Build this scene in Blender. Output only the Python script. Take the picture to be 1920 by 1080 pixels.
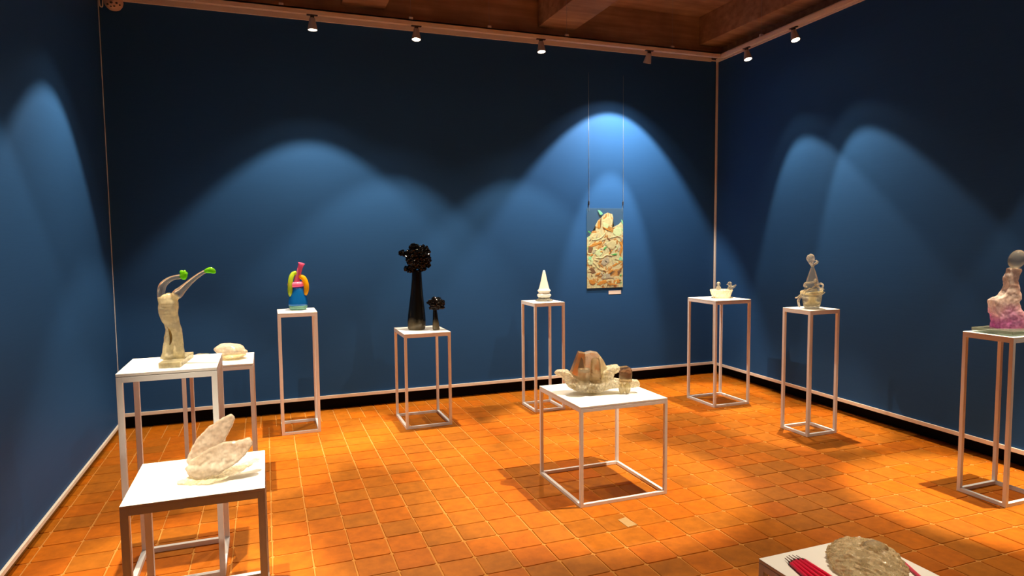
import bpy, bmesh, math, random
from mathutils import Vector, Matrix, noise
random.seed(11)
PI = math.pi
for o in list(bpy.data.objects):
    bpy.data.objects.remove(o)
scene = bpy.context.scene
COL = scene.collection

# ------------------------------------------------------------------ camera
CAM = Vector((-0.18207, -4.63071, 1.66978))
RIGHT = Vector((0.93625456, -0.35118825, -0.0097065))
UP = Vector((0.03479744, 0.06520523, 0.99726497))
FWD = Vector((0.34959482, 0.93403163, -0.07326915))
FOCAL = 1235.3
YAW = math.radians(20.52)
cd = bpy.data.cameras.new('camera')
cd.sensor_width = 36.0
cd.lens = FOCAL / 1920 * 36.0
cd.clip_start = 0.05
cam = bpy.data.objects.new('camera', cd)
COL.objects.link(cam)
cam.matrix_world = Matrix(((RIGHT.x, UP.x, -FWD.x, CAM.x), (RIGHT.y, UP.y, -FWD.y, CAM.y),
                           (RIGHT.z, UP.z, -FWD.z, CAM.z), (0, 0, 0, 1)))
scene.camera = cam

# ------------------------------------------------------------------ world, exposure, light levels
world = bpy.data.worlds.new('world')
scene.world = world
world.use_nodes = True
world.node_tree.nodes['Background'].inputs[0].default_value = (0.02, 0.02, 0.025, 1)
world.node_tree.nodes['Background'].inputs[1].default_value = 0.2
scene.view_settings.view_transform = 'Standard'
scene.view_settings.look = 'None'
scene.view_settings.gamma = 1.0
scene.view_settings.exposure = 0.0
scene.view_settings.use_curve_mapping = False
scene.cycles.max_bounces = 14
scene.cycles.transparent_max_bounces = 24
scene.cycles.transmission_bounces = 10
scene.cycles.sample_clamp_indirect = 6.0
scene.cycles.use_denoising = True
LAMP_COLOR = (1.0, 0.80, 0.55)
FIELD = 180.0          # watts of the wide beam of one track lamp
CORE = 520.0          # watts of its narrow hot centre

# ------------------------------------------------------------------ materials
def new_mat(name):
    m = bpy.data.materials.new(name)
    m.use_nodes = True
    nt = m.node_tree
    nt.nodes.clear()
    out = nt.nodes.new('ShaderNodeOutputMaterial')
    return m, nt, out

def N(nt, kind, **kw):
    n = nt.nodes.new('ShaderNode' + kind)
    for k, v in kw.items():
        setattr(n, k, v)
    return n

def c4(c):
    return (c[0], c[1], c[2], 1.0)

def principled(nt, color, rough, metal=0.0, spec=0.5):
    p = N(nt, 'BsdfPrincipled')
    p.inputs['Base Color'].default_value = c4(color)
    p.inputs['Roughness'].default_value = rough
    p.inputs['Metallic'].default_value = metal
    p.inputs['Specular IOR Level'].default_value = spec
    return p

def bumped(nt, scale, strength, detail=4.0, dist=0.01, coord='Object'):
    tc = N(nt, 'TexCoord')
    no = N(nt, 'TexNoise')
    no.inputs['Scale'].default_value = scale
    no.inputs['Detail'].default_value = detail
    nt.links.new(tc.outputs[coord], no.inputs['Vector'])
    b = N(nt, 'Bump')
    b.inputs['Strength'].default_value = strength
    b.inputs['Distance'].default_value = dist
    nt.links.new(no.outputs['Fac'], b.inputs['Height'])
    return no, b

def plain(name, color, rough=0.5, metal=0.0, spec=0.5, var=0.0, nscale=30.0, bump=0.0, dist=0.003):
    m, nt, out = new_mat(name)
    p = principled(nt, color, rough, metal, spec)
    no, b = bumped(nt, nscale, bump if bump else 0.001, dist=dist)
    if bump:
        nt.links.new(b.outputs[0], p.inputs['Normal'])
    if var:
        mix = N(nt, 'MixRGB', blend_type='MIX')
        mix.inputs[1].default_value = c4([c * (1 - var) for c in color])
        mix.inputs[2].default_value = c4([min(1, c * (1 + var)) for c in color])
        nt.links.new(no.outputs['Fac'], mix.inputs[0])
        nt.links.new(mix.outputs[0], p.inputs['Base Color'])
    nt.links.new(p.outputs[0], out.inputs[0])
    return m

def emitter(name, color, strength):
    m, nt, out = new_mat(name)
    e = N(nt, 'Emission')
    e.inputs[0].default_value = c4(color)
    e.inputs[1].default_value = strength
    nt.links.new(e.outputs[0], out.inputs[0])
    return m

def glass(name, tint, body, frost, clear=0.4, rough=0.02, bump=0.0, nscale=40.0, spots=0.0, body2=None, zramp=None):
    """cast art glass: refraction and see-through, with a milky body share"""
    m, nt, out = new_mat(name)
    g = N(nt, 'BsdfGlass')
    g.inputs['Color'].default_value = c4(tint)
    g.inputs['Roughness'].default_value = rough
    g.inputs['IOR'].default_value = 1.45
    t = N(nt, 'BsdfTransparent')
    t.inputs[0].default_value = c4(tint)
    mx = N(nt, 'MixShader')
    mx.inputs[0].default_value = clear
    nt.links.new(g.outputs[0], mx.inputs[1])
    nt.links.new(t.outputs[0], mx.inputs[2])
    p = principled(nt, body, 0.12, spec=0.7)
    tr = N(nt, 'BsdfTranslucent')
    tr.inputs[0].default_value = c4(body)
    md = N(nt, 'MixShader')
    md.inputs[0].default_value = 0.5
    nt.links.new(p.outputs[0], md.inputs[1])
    nt.links.new(tr.outputs[0], md.inputs[2])
    fin = N(nt, 'MixShader')
    fin.inputs[0].default_value = frost
    nt.links.new(mx.outputs[0], fin.inputs[1])
    nt.links.new(md.outputs[0], fin.inputs[2])
    no, b = bumped(nt, nscale, bump if bump else 0.001, dist=0.006)
    if bump:
        for s in (g, p):
            nt.links.new(b.outputs[0], s.inputs['Normal'])
    if spots:
        r = N(nt, 'MapRange')
        r.inputs[1].default_value = 0.42
        r.inputs[2].default_value = 0.62
        r.inputs[3].default_value = max(0, frost - spots)
        r.inputs[4].default_value = min(1, frost + spots)
        nt.links.new(no.outputs['Fac'], r.inputs[0])
        nt.links.new(r.outputs[0], fin.inputs[0])
    if body2:
        tc = N(nt, 'TexCoord')
        n2 = N(nt, 'TexNoise')
        n2.inputs['Scale'].default_value = nscale * 0.35
        nt.links.new(tc.outputs['Object'], n2.inputs['Vector'])
        sx = N(nt, 'SeparateXYZ')
        nt.links.new(tc.outputs['Object'], sx.inputs[0])
        a = N(nt, 'MapRange')
        a.inputs[1].default_value = zramp[0]
        a.inputs[2].default_value = zramp[1]
        nt.links.new(sx.outputs[2], a.inputs[0])
        ad = N(nt, 'Math', operation='ADD')
        nt.links.new(n2.outputs['Fac'], ad.inputs[0])
        nt.links.new(a.outputs[0], ad.inputs[1])
        rr = N(nt, 'MapRange')
        rr.inputs[1].default_value = 0.45
        rr.inputs[2].default_value = 1.1
        nt.links.new(ad.outputs[0], rr.inputs[0])
        cm = N(nt, 'MixRGB')
        cm.inputs[1].default_value = c4(body2)
        cm.inputs[2].default_value = c4(body)
        nt.links.new(rr.outputs[0], cm.inputs[0])
        nt.links.new(cm.outputs[0], p.inputs['Base Color'])
        nt.links.new(cm.outputs[0], tr.inputs[0])
        nt.links.new(cm.outputs[0], g.inputs[0])
    nt.links.new(fin.outputs[0], out.inputs[0])
    return m

def wall_paint():
    m, nt, out = new_mat('blue_wall_paint')
    p = principled(nt, (0.022, 0.086, 0.25), 0.55, spec=0.06)
    tc = N(nt, 'TexCoord')
    mp = N(nt, 'Mapping')
    mp.inputs['Scale'].default_value = (3.0, 3.0, 260.0)
    nt.links.new(tc.outputs['Object'], mp.inputs[0])
    no = N(nt, 'TexNoise')
    no.inputs['Scale'].default_value = 1.0
    no.inputs['Detail'].default_value = 3.0
    nt.links.new(mp.outputs[0], no.inputs['Vector'])
    mix = N(nt, 'MixRGB')
    mix.inputs[1].default_value = (0.0210, 0.080, 0.232, 1)
    mix.inputs[2].default_value = (0.0250, 0.096, 0.276, 1)
    nt.links.new(no.outputs['Fac'], mix.inputs[0])
    nt.links.new(mix.outputs[0], p.inputs['Base Color'])
    nt.links.new(p.outputs[0], out.inputs[0])
    return m

def concrete():
    m, nt, out = new_mat('board_marked_concrete')
    p = principled(nt, (0.3, 0.22, 0.17), 0.85, spec=0.2)
    tc = N(nt, 'TexCoord')
    n1 = N(nt, 'TexNoise')
    n1.inputs['Scale'].default_value = 3.0
    n1.inputs['Detail'].default_value = 8.0
    nt.links.new(tc.outputs['Object'], n1.inputs['Vector'])
    mp = N(nt, 'Mapping')
    mp.inputs['Scale'].default_value = (0.8, 6.0, 9.0)
    nt.links.new(tc.outputs['Object'], mp.inputs[0])
    n2 = N(nt, 'TexNoise')
    n2.inputs['Scale'].default_value = 2.0
    n2.inputs['Detail'].default_value = 2.0
    nt.links.new(mp.outputs[0], n2.inputs['Vector'])
    mul = N(nt, 'Math', operation='MULTIPLY')
    nt.links.new(n1.outputs['Fac'], mul.inputs[0])
    nt.links.new(n2.outputs['Fac'], mul.inputs[1])
    ramp = N(nt, 'ValToRGB')
    ramp.color_ramp.elements[0].position = 0.12
    ramp.color_ramp.elements[0].color = (0.30, 0.18, 0.11, 1)
    ramp.color_ramp.elements[1].position = 0.42
    ramp.color_ramp.elements[1].color = (0.56, 0.37, 0.22, 1)
    nt.links.new(mul.outputs[0], ramp.inputs[0])
    nt.links.new(ramp.outputs[0], p.inputs['Base Color'])
    b = N(nt, 'Bump')
    b.inputs['Strength'].default_value = 0.5
    b.inputs['Distance'].default_value = 0.02
    nt.links.new(n1.outputs['Fac'], b.inputs['Height'])
    nt.links.new(b.outputs[0], p.inputs['Normal'])
    nt.links.new(p.outputs[0], out.inputs[0])
    return m

def tile_mat(name, per_object):
    m, nt, out = new_mat(name)
    p = principled(nt, (0.5, 0.17, 0.04), 0.55, spec=0.15)
    if per_object:
        src = N(nt, 'ObjectInfo').outputs['Random']
    else:
        at = N(nt, 'Attribute')
        at.attribute_name = 'shade'
        src = at.outputs['Fac']
    ramp = N(nt, 'ValToRGB')
    e = ramp.color_ramp.elements
    e[0].position = 0.0
    e[0].color = (0.385, 0.122, 0.008, 1)
    e[1].position = 1.0
    e[1].color = (0.52, 0.142, 0.005, 1)
    for pos, col in ((0.25, (0.43, 0.138, 0.009, 1)), (0.5, (0.47, 0.140, 0.007, 1)), (0.75, (0.49, 0.124, 0.005, 1))):
        k = ramp.color_ramp.elements.new(pos)
        k.color = col
    nt.links.new(src, ramp.inputs[0])
    geo = N(nt, 'NewGeometry')
    no = N(nt, 'TexNoise')
    no.inputs['Scale'].default_value = 14.0
    no.inputs['Detail'].default_value = 7.0
    no.inputs['Roughness'].default_value = 0.65
    nt.links.new(geo.outputs['Position'], no.inputs['Vector'])
    mr = N(nt, 'MapRange')
    mr.inputs[1].default_value = 0.3
    mr.inputs[2].default_value = 0.7
    mr.inputs[3].default_value = 0.78
    mr.inputs[4].default_value = 1.15
    nt.links.new(no.outputs['Fac'], mr.inputs[0])
    mul = N(nt, 'MixRGB', blend_type='MULTIPLY')
    mul.inputs[0].default_value = 1.0
    nt.links.new(ramp.outputs[0], mul.inputs[1])
    nt.links.new(mr.outputs[0], mul.inputs[2])
    nt.links.new(mul.outputs[0], p.inputs['Base Color'])
    b = N(nt, 'Bump')
    b.inputs['Strength'].default_value = 0.25
    b.inputs['Distance'].default_value = 0.004
    nt.links.new(no.outputs['Fac'], b.inputs['Height'])
    nt.links.new(b.outputs[0], p.inputs['Normal'])
    nt.links.new(p.outputs[0], out.inputs[0])
    return m

M_WALL = wall_paint()
M_CONC = concrete()
M_TILE = tile_mat('terracotta_tile', True)
M_FIELD = tile_mat('terracotta_tile_field', False)
M_GROUT = plain('sandy_grout', (0.56, 0.25, 0.06), 0.9, spec=0.1, var=0.15, nscale=20, bump=0.3)
M_TRIM = plain('pale_painted_lath', (0.84, 0.79, 0.72), 0.55, var=0.06, nscale=12)
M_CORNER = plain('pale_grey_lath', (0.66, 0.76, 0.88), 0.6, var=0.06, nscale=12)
M_KICK = plain('black_recess_board', (0.006, 0.005, 0.006), 0.8, spec=0.1)
M_STAND = plain('white_powder_coat', (0.85, 0.88, 0.93), 0.45, var=0.02, nscale=60)
M_TOP = plain('white_board', (0.84, 0.85, 0.85), 0.5, var=0.015, nscale=25)
M_TRACK = plain('cream_track', (0.95, 0.86, 0.70), 0.5, var=0.05, nscale=15)
M_LAMP = plain('grey_lamp_housing', (0.46, 0.47, 0.50), 0.45, metal=0.1, var=0.05)
M_DARK = plain('dark_plastic', (0.03, 0.025, 0.025), 0.5)
M_BULB = emitter('lit_lamp_face', (1.0, 0.86, 0.62), 14.0)
M_WIRE = plain('thin_steel_wire', (0.35, 0.38, 0.40), 0.4, metal=0.6)
M_CLIP = plain('white_clip', (0.85, 0.8, 0.75), 0.5)
M_CAMW = plain('cream_camera_housing', (0.70, 0.52, 0.40), 0.4)
M_LABEL = plain('white_label', (0.8, 0.74, 0.68), 0.7)
M_PATCH = plain('grey_mortar', (0.46, 0.30, 0.13), 0.9, var=0.15, nscale=40, bump=0.3)

G_CREAM = glass('cream_cast_glass', (0.97, 0.93, 0.82), (0.97, 0.90, 0.64), 0.52, 0.2, 0.02, bump=0.10, nscale=22, spots=0.15)
G_CLEAR = glass('clear_cast_glass', (0.98, 0.96, 0.90), (0.97, 0.92, 0.80), 0.22, 0.25, 0.0, bump=0.06, nscale=22, spots=0.08)
G_LIMPID = glass('limpid_glass', (0.96, 0.94, 0.88), (0.92, 0.87, 0.76), 0.08, 0.35, 0.0, bump=0.05, nscale=26)
G_FROST = glass('frosted_white_glass', (0.98, 0.95, 0.90), (0.78, 0.70, 0.60), 0.66, 0.35, 0.06, bump=0.12, nscale=36, spots=0.18)
G_BUBBLE = glass('bubbly_glass', (0.98, 0.95, 0.86), (0.95, 0.90, 0.74), 0.66, 0.5, 0.03, bump=0.35, nscale=60, spots=0.3)
G_SMOKE = glass('smoky_crystal', (0.80, 0.71, 0.58), (0.60, 0.50, 0.36), 0.14, 0.2, 0.0, bump=0.08, nscale=30, spots=0.1)
G_GREEN = glass('leaf_green_glass', (0.35, 0.85, 0.05), (0.30, 0.70, 0.03), 0.6, 0.3, 0.03)
G_BLACK = plain('black_gloss_glass', (0.001, 0.001, 0.001), 0.07, spec=0.25)
G_BTRUNK = glass('black_satin_glass', (0.05, 0.05, 0.04), (0.012, 0.012, 0.011), 0.92, 0.3, 0.2, bump=0.2, nscale=30,
                 body2=(0.33, 0.27, 0.17), zramp=(0.02, 0.15))
G_WHITE = plain('opal_white_glass', (0.90, 0.86, 0.74), 0.2, var=0.04)
G_BLUE = glass('blue_glass', (0.02, 0.22, 0.62), (0.01, 0.22, 0.66), 0.75, 0.3, 0.04)
G_AQUA = glass('pale_aqua_glass', (0.55, 0.9, 0.78), (0.35, 0.72, 0.55), 0.5, 0.4, 0.02)
G_PINK = glass('pink_glass', (0.95, 0.35, 0.48), (0.95, 0.30, 0.55), 0.8, 0.3, 0.04)
G_LIME = glass('lime_glass', (0.60, 0.85, 0.05), (0.60, 0.80, 0.06), 0.8, 0.3, 0.04)
G_YELLOW = glass('yellow_glass', (1.0, 0.72, 0.02), (0.95, 0.58, 0.01), 0.8, 0.3, 0.04)
G_MAGENTA = glass('clear_to_magenta_glass', (0.98, 0.90, 0.86), (1.0, 0.86, 0.78), 0.48, 0.3, 0.0, bump=0.15, nscale=26, spots=0.2,
                  body2=(0.88, 0.30, 0.74), zramp=(0.03, 0.30))
G_PLATE = glass('clear_plate', (0.92, 0.97, 0.95), (0.6, 0.75, 0.75), 0.06, 0.75, 0.0)
G_SLAB = glass('grey_glass_slab', (0.72, 0.76, 0.70), (0.35, 0.36, 0.30), 0.45, 0.35, 0.02)
M_CANDLE = plain('hot_pink_wax', (0.78, 0.004, 0.05), 0.35, var=0.08, nscale=30)
M_CANDLE2 = plain('dusty_pink_wax', (0.68, 0.05, 0.11), 0.4)
M_BURNT = plain('burnt_brown_wax', (0.09, 0.035, 0.025), 0.5)

# ------------------------------------------------------------------ mesh helpers
def link_mesh(name, bm, m, parent=None, smooth=False, loc=None):
    me = bpy.data.meshes.new(name)
    bmesh.ops.recalc_face_normals(bm, faces=bm.faces[:])
    bm.to_mesh(me)
    bm.free()
    return link_data(name, me, m, parent, smooth, loc)

def link_data(name, me, m, parent=None, smooth=False, loc=None):
    if m and not me.materials:
        me.materials.append(m)
    if smooth:
        for p in me.polygons:
            p.use_smooth = True
    o = bpy.data.objects.new(name, me)
    COL.objects.link(o)
    if parent:
        o.parent = parent
    if loc:
        o.location = loc
    return o

def tag(o, label, cat=None, group=None, kind=None):
    if label:
        o['label'] = label
    if cat:
        o['category'] = cat
    if group:
        o['group'] = group
    if kind:
        o['kind'] = kind
    return o

def thing(name, label, cat, loc=(0, 0, 0), rz=0.0, group=None):
    o = bpy.data.objects.new(name, None)
    o.empty_display_size = 0.05
    COL.objects.link(o)
    o.location = loc
    o.rotation_euler = (0, 0, rz)
    return tag(o, label, cat, group)

def struct(o, label):
    o['kind'] = 'structure'
    o['label'] = label
    return o

def box(bm, x0, x1, y0, y1, z0, z1, bev=0.0, mat=None):
    r = bmesh.ops.create_cube(bm, size=1.0)
    vs = r['verts']
    for v in vs:
        v.co = Vector((x0 + (v.co.x + .5) * (x1 - x0), y0 + (v.co.y + .5) * (y1 - y0), z0 + (v.co.z + .5) * (z1 - z0)))
    if bev:
        es = set()
        for v in vs:
            es.update(v.link_edges)
        r2 = bmesh.ops.bevel(bm, geom=list(es), offset=bev, segments=2, affect='EDGES', profile=0.6)
        vs = list({v for f in r2['faces'] for v in f.verts} | {v for v in vs if v.is_valid})
    if mat is not None:
        bmesh.ops.transform(bm, matrix=mat, verts=vs)
    return vs

def box_obj(name, ext, m, parent=None, bev=0.0, mat=None):
    bm = bmesh.new()
    box(bm, *ext, bev=bev, mat=mat)
    return link_mesh(name, bm, m, parent)

def lathe(bm, prof, segs=32, cx=0.0, cy=0.0, lean=None, wob=0.0):
    """prof: list of (z, r); lean: function z -> (dx, dy)"""
    rings = []
    for z, r in prof:
        dx, dy = lean(z) if lean else (0, 0)
        ring = []
        for i in range(segs):
            a = 2 * PI * i / segs
            rr = max(r, 1e-4) * (1 + wob * noise.noise(Vector((math.cos(a) * 2, math.sin(a) * 2, z * 30))))
            ring.append(bm.verts.new((cx + dx + rr * math.cos(a), cy + dy + rr * math.sin(a), z)))
        rings.append(ring)
    for a, b in zip(rings, rings[1:]):
        for i in range(segs):
            j = (i + 1) % segs
            bm.faces.new((a[i], a[j], b[j], b[i]))
    bm.faces.new(rings[0][::-1])
    bm.faces.new(rings[-1])
    return rings

def smooth_path(pts, n):
    """Catmull-Rom through points, each a tuple of any length"""
    out = []
    P = [pts[0]] + list(pts) + [pts[-1]]
    for i in range(1, len(P) - 2):
        for k in range(n):
            t = k / n
            out.append(tuple(0.5 * (2 * b + (c - a) * t + (2 * a - 5 * b + 4 * c - d) * t * t + (3 * b - a - 3 * c + d) * t ** 3)
                             for a, b, c, d in zip(P[i - 1], P[i], P[i + 1], P[i + 2])))
    out.append(tuple(pts[-1]))
    return out

def tube(bm, pts, segs=12, n=6, flat=1.0, smooth=True):
    """pts: (x, y, z, r)"""
    P = smooth_path(pts, n) if smooth else list(pts)
    rings = []
    prev = None
    for i, q in enumerate(P):
        a = Vector(P[max(i - 1, 0)][:3])
        b = Vector(P[min(i + 1, len(P) - 1)][:3])
        d = (b - a)
        d = d.normalized() if d.length > 1e-9 else Vector((0, 0, 1))
        if prev is None:
            ref = Vector((0, 1, 0)) if abs(d.y) < 0.9 else Vector((1, 0, 0))
            u = d.cross(ref).normalized()
        else:
            u = (prev - d * prev.dot(d)).normalized()
        prev = u
        w = d.cross(u)
        r = max(q[3], 1e-4)
        rings.append([bm.verts.new(Vector(q[:3]) + (u * math.cos(2 * PI * k / segs) + w * (flat * math.sin(2 * PI * k / segs))) * r)
                      for k in range(segs)])
    for A, B in zip(rings, rings[1:]):
        for k in range(segs):
            j = (k + 1) % segs
            bm.faces.new((A[k], A[j], B[j], B[k]))
    bm.faces.new(rings[0][::-1])
    bm.faces.new(rings[-1])

def ellipsoid(bm, c, r, rot=None, sub=3, wob=0.0, wscale=10.0):
    res = bmesh.ops.create_icosphere(bm, subdivisions=sub, radius=1.0)
    M = Matrix.Translation(c) @ (rot.to_4x4() if rot else Matrix.Identity(4)) @ Matrix.Diagonal((r[0], r[1], r[2], 1))
    for v in res['verts']:
        k = 1.0
        if wob:
            k += wob * noise.noise(v.co * wscale * 0.2 + Vector(c) * 50)
        v.co = M @ (v.co * k)
    return res['verts']

def hull(bm, pts):
    vs = [bm.verts.new(p) for p in pts]
    r = bmesh.ops.convex_hull(bm, input=vs)
    junk = [g for g in r['geom_interior'] if isinstance(g, bmesh.types.BMVert)]
    if junk:
        bmesh.ops.delete(bm, geom=junk, context='VERTS')

def remesh(bm, voxel, smooth=4, wob=0.0, wscale=20.0, fn=None):
    """fuse everything in bm into one skin, smooth it, ripple it"""
    bmesh.ops.recalc_face_normals(bm, faces=bm.faces[:])
    me = bpy.data.meshes.new('work')
    bm.to_mesh(me)
    bm.free()
    o = bpy.data.objects.new('work', me)
    COL.objects.link(o)
    md = o.modifiers.new('r', 'REMESH')
    md.mode = 'VOXEL'
    md.voxel_size = voxel
    dg = bpy.context.evaluated_depsgraph_get()
    dg.update()
    ev = bpy.data.meshes.new_from_object(o.evaluated_get(dg))
    bpy.data.objects.remove(o)
    bpy.data.meshes.remove(me)
    b2 = bmesh.new()
    b2.from_mesh(ev)
    bpy.data.meshes.remove(ev)
    for _ in range(smooth):
        bmesh.ops.smooth_vert(b2, verts=b2.verts[:], factor=0.5, use_axis_x=True, use_axis_y=True, use_axis_z=True)
    if wob:
        b2.normal_update()
        mv = [(v, v.normal * (wob * noise.fractal(v.co * wscale, 1.0, 2.0, 3))) for v in b2.verts]
        for v, d in mv:
            v.co += d
    if fn:
        for v in b2.verts:
            v.co = fn(v.co)
    return b2

def plate(bm, outline, y0, y1):
    """extrude a (x, z) outline between two depths"""
    n = len(outline)
    A = [bm.verts.new((x, y0, z)) for x, z in outline]
    B = [bm.verts.new((x, y1, z)) for x, z in outline]
    bm.faces.new(A)
    bm.faces.new(B[::-1])
    for i in range(n):
        j = (i + 1) % n
        bm.faces.new((A[j], A[i], B[i], B[j]))

class Scale:
    """reads sketch measurements: origin (ox, oz), units per metre folded into k"""
    def __init__(self, ox, oz, zoom, mm):
        self.ox, self.oz, self.k = ox, oz, mm / zoom / 1000.0
    def x(self, a):
        return (a - self.ox) * self.k
    def z(self, b):
        return (self.oz - b) * self.k
    def r(self, d):
        return d * self.k
    def p(self, a, b):
        return (self.x(a), self.z(b))
    def out(self, pts):
        return [self.p(*q) for q in pts]

# ------------------------------------------------------------------ floor
XL, YB, ZC = -1.47, 2.10, 4.30
YF = -6.40
floor = struct(box_obj('floor', (-1.75, 5.35, YF, 2.25, -0.12, -0.0045), M_GROUT),
               'terracotta tiled gallery floor with sandy joints')

def project(p):
    d = Vector(p) - CAM
    z = d.dot(FWD)
    if z < 0.2:
        return None
    return (960 + FOCAL * d.dot(RIGHT) / z, 540 - FOCAL * d.dot(UP) / z)

def tile_verts(w, h, seed, gap=0.0115):
    rnd = random.Random(seed)
    hx, hy = (w - gap) / 2, (h - gap) / 2
    c = min(0.008, hx * 0.3)
    j = lambda: rnd.uniform(-0.0012, 0.0012)
    top = [(-hx + c, -hy), (hx - c, -hy), (hx, -hy + c), (hx, hy - c), (hx - c, hy), (-hx + c, hy), (-hx, hy - c), (-hx, -hy + c)]
    top = [(x + j(), y + j()) for x, y in top]
    vs = [(x, y, 0.0) for x, y in top] + [(x * (1 + 0.003 / hx), y * (1 + 0.003 / hy), -0.006) for x, y in top]
    fs = [tuple(range(8))] + [(i, i + 8, (i + 1) % 8 + 8, (i + 1) % 8) for i in range(8)]
    return vs, fs

cells = []      # (cx, cy, w, h)
xs = [XL] + [-1.4 + 0.2 * i for i in range(31)] + [4.77]
ys = [1.63, 1.4] + [1.4 - 0.2 * i for i in range(1, 40)]
for a, b in zip(xs, xs[1:]):
    if b - a < 0.05:
        continue
    for t, s in zip(ys, ys[1:]):
        cells.append(((a + b) / 2, (t + s) / 2, b - a, t - s))
for (t, s) in ((1.865, 1.63), (2.10, 1.865)):
    x = XL
    while x < 4.70:
        cells.append((x + 0.0667, (t + s) / 2, 0.1334, t - s))
        x += 0.1334
y = 2.06
while y > -4.2:
    for (x0, x1) in ((4.77, 4.93), (4.93, 5.12)):
        cells.append(((x0 + x1) / 2, y - 0.0667, x1 - x0, 0.1334))
    y -= 0.1334

def seen_area(c):
    cx, cy, w, h = c
    q = [project((cx + sx * w / 2, cy + sy * h / 2, 0)) for sx, sy in ((-1, -1), (1, -1), (1, 1), (-1, 1))]
    if any(v is None for v in q):
        return 0.0
    mx, my = sum(v[0] for v in q) / 4, sum(v[1] for v in q) / 4
    if not (-20 < mx < 1940 and my < 1100):
        return 0.0
    return abs(sum(q[i][0] * q[(i + 1) % 4][1] - q[(i + 1) % 4][0] * q[i][1] for i in range(4))) / 2

cells.sort(key=seen_area, reverse=True)
tile_meshes = {}
for i, (cx, cy, w, h) in enumerate(cells[:300]):
    key = (round(w, 3), round(h, 3), i % 5)
    if key not in tile_meshes:
        vs, fs = tile_verts(w, h, hash(key) % 1000)
        me = bpy.data.meshes.new('tile')
        me.from_pydata(vs, [], fs)
        me.materials.append(M_TILE)
        tile_meshes[key] = me
    o = bpy.data.objects.new('tile', tile_meshes[key])
    COL.objects.link(o)
    o.parent = floor
    o.location = (cx + random.uniform(-.0015, .0015), cy + random.uniform(-.0015, .0015), random.uniform(-.0012, 0))
    o.rotation_euler = (random.uniform(-.003, .003), random.uniform(-.003, .003), random.uniform(-.006, .006))
FV, FF, FS = [], [], []
for i, (cx, cy, w, h) in enumerate(cells[300:]):
    vs, fs = tile_verts(w, h, i)
    b0 = len(FV)
    dz = random.uniform(-.0012, 0)
    FV += [(x + cx, y + cy, z + dz) for x, y, z in vs]
    FF += [tuple(k + b0 for k in f) for f in fs]
    FS += [random.random()] * len(fs)
me = bpy.data.meshes.new('tile_field')
me.from_pydata(FV, [], FF)
at = me.attributes.new('shade', 'FLOAT', 'FACE')
for i, v in enumerate(FS):
    at.data[i].value = v
tf = link_data('tile_field', me, M_FIELD, floor)
tf['kind'] = 'stuff'
bm = bmesh.new()
hull(bm, [(x, y, z) for x, y in ((1.731, -1.281), (1.79, -1.264), (1.803, -1.379), (1.734, -1.39)) for z in (-0.004, 0.0016)])
pt = link_mesh('mortar_patch', bm, M_PATCH, floor)
pt['label'] = 'grey mortar patch filling a broken tile corner'

# ------------------------------------------------------------------ walls, panels, trims
ROT_R = Matrix.Translation((4.945, 2.03, 0)) @ Matrix.Rotation(math.radians(-2.4), 4, 'Z')   # right wall runs a little out of square
ZT = 3.79
wb = struct(box_obj('wall_back', (-1.75, 5.45, 2.16, 2.36, -0.1, ZC + 0.2), M_CONC), 'concrete back wall carrying a dark blue display panel')
box_obj('blue_panel', (-1.435, 4.935, 2.03, 2.07, 0.125, ZT), M_WALL, wb)['label'] = 'dark blue painted panel'
struct(box_obj('baseboard_back', (-1.6, 5.1, 2.095, 2.155, -0.004, 0.16), M_KICK), 'black recessed base under the back panel')
struct(box_obj('trim_1', (-1.435, 4.945, 2.016, 2.0295, 0.118, 0.15), M_TRIM, bev=0.002), 'pale lath along the bottom of the back panel')
struct(box_obj('trim_2', (-1.435, 4.86, 2.012, 2.0295, 3.752, 3.800), M_TRIM, bev=0.002), 'pale lath along the top of the back panel')
struct(box_obj('trim_3', (4.862, 4.94, 2.018, 2.0295, 3.762, 3.776), M_TRIM), 'short thin lath by the right corner')
struct(box_obj('trim_4', (-1.450, -1.437, 2.010, 2.03, 0.13, ZT), M_CORNER, bev=0.002), 'thin pale upright in the left corner')

wr = struct(box_obj('wall_right', (0.17, 0.37, -8.6, 0.4, -0.1, ZC + 0.2), M_CONC, mat=ROT_R), 'concrete right wall carrying a dark blue display panel')
box_obj('blue_panel', (0.0, 0.04, -7.5, -0.005, 0.125, ZT), M_WALL, wr, mat=ROT_R)['label'] = 'dark blue painted panel'
struct(box_obj('baseboard_right', (0.105, 0.165, -8.2, 0.05, -0.004, 0.16), M_KICK, mat=ROT_R), 'black recessed base under the right panel')
struct(box_obj('trim_5', (-0.014, -0.0005, -7.5, -0.012, 0.118, 0.15), M_TRIM, bev=0.002, mat=ROT_R), 'pale lath along the bottom of the right panel')
struct(box_obj('trim_6', (-0.018, -0.0005, -7.5, -0.012, 3.745, 3.790), M_TRIM, bev=0.002, mat=ROT_R), 'pale lath along the top of the right panel')
struct(box_obj('trim_7', (-0.016, 0.012, -0.040, -0.0125, 0.15, 3.745), M_TRIM, bev=0.002, mat=ROT_R), 'pale upright lath in the right corner')

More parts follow.
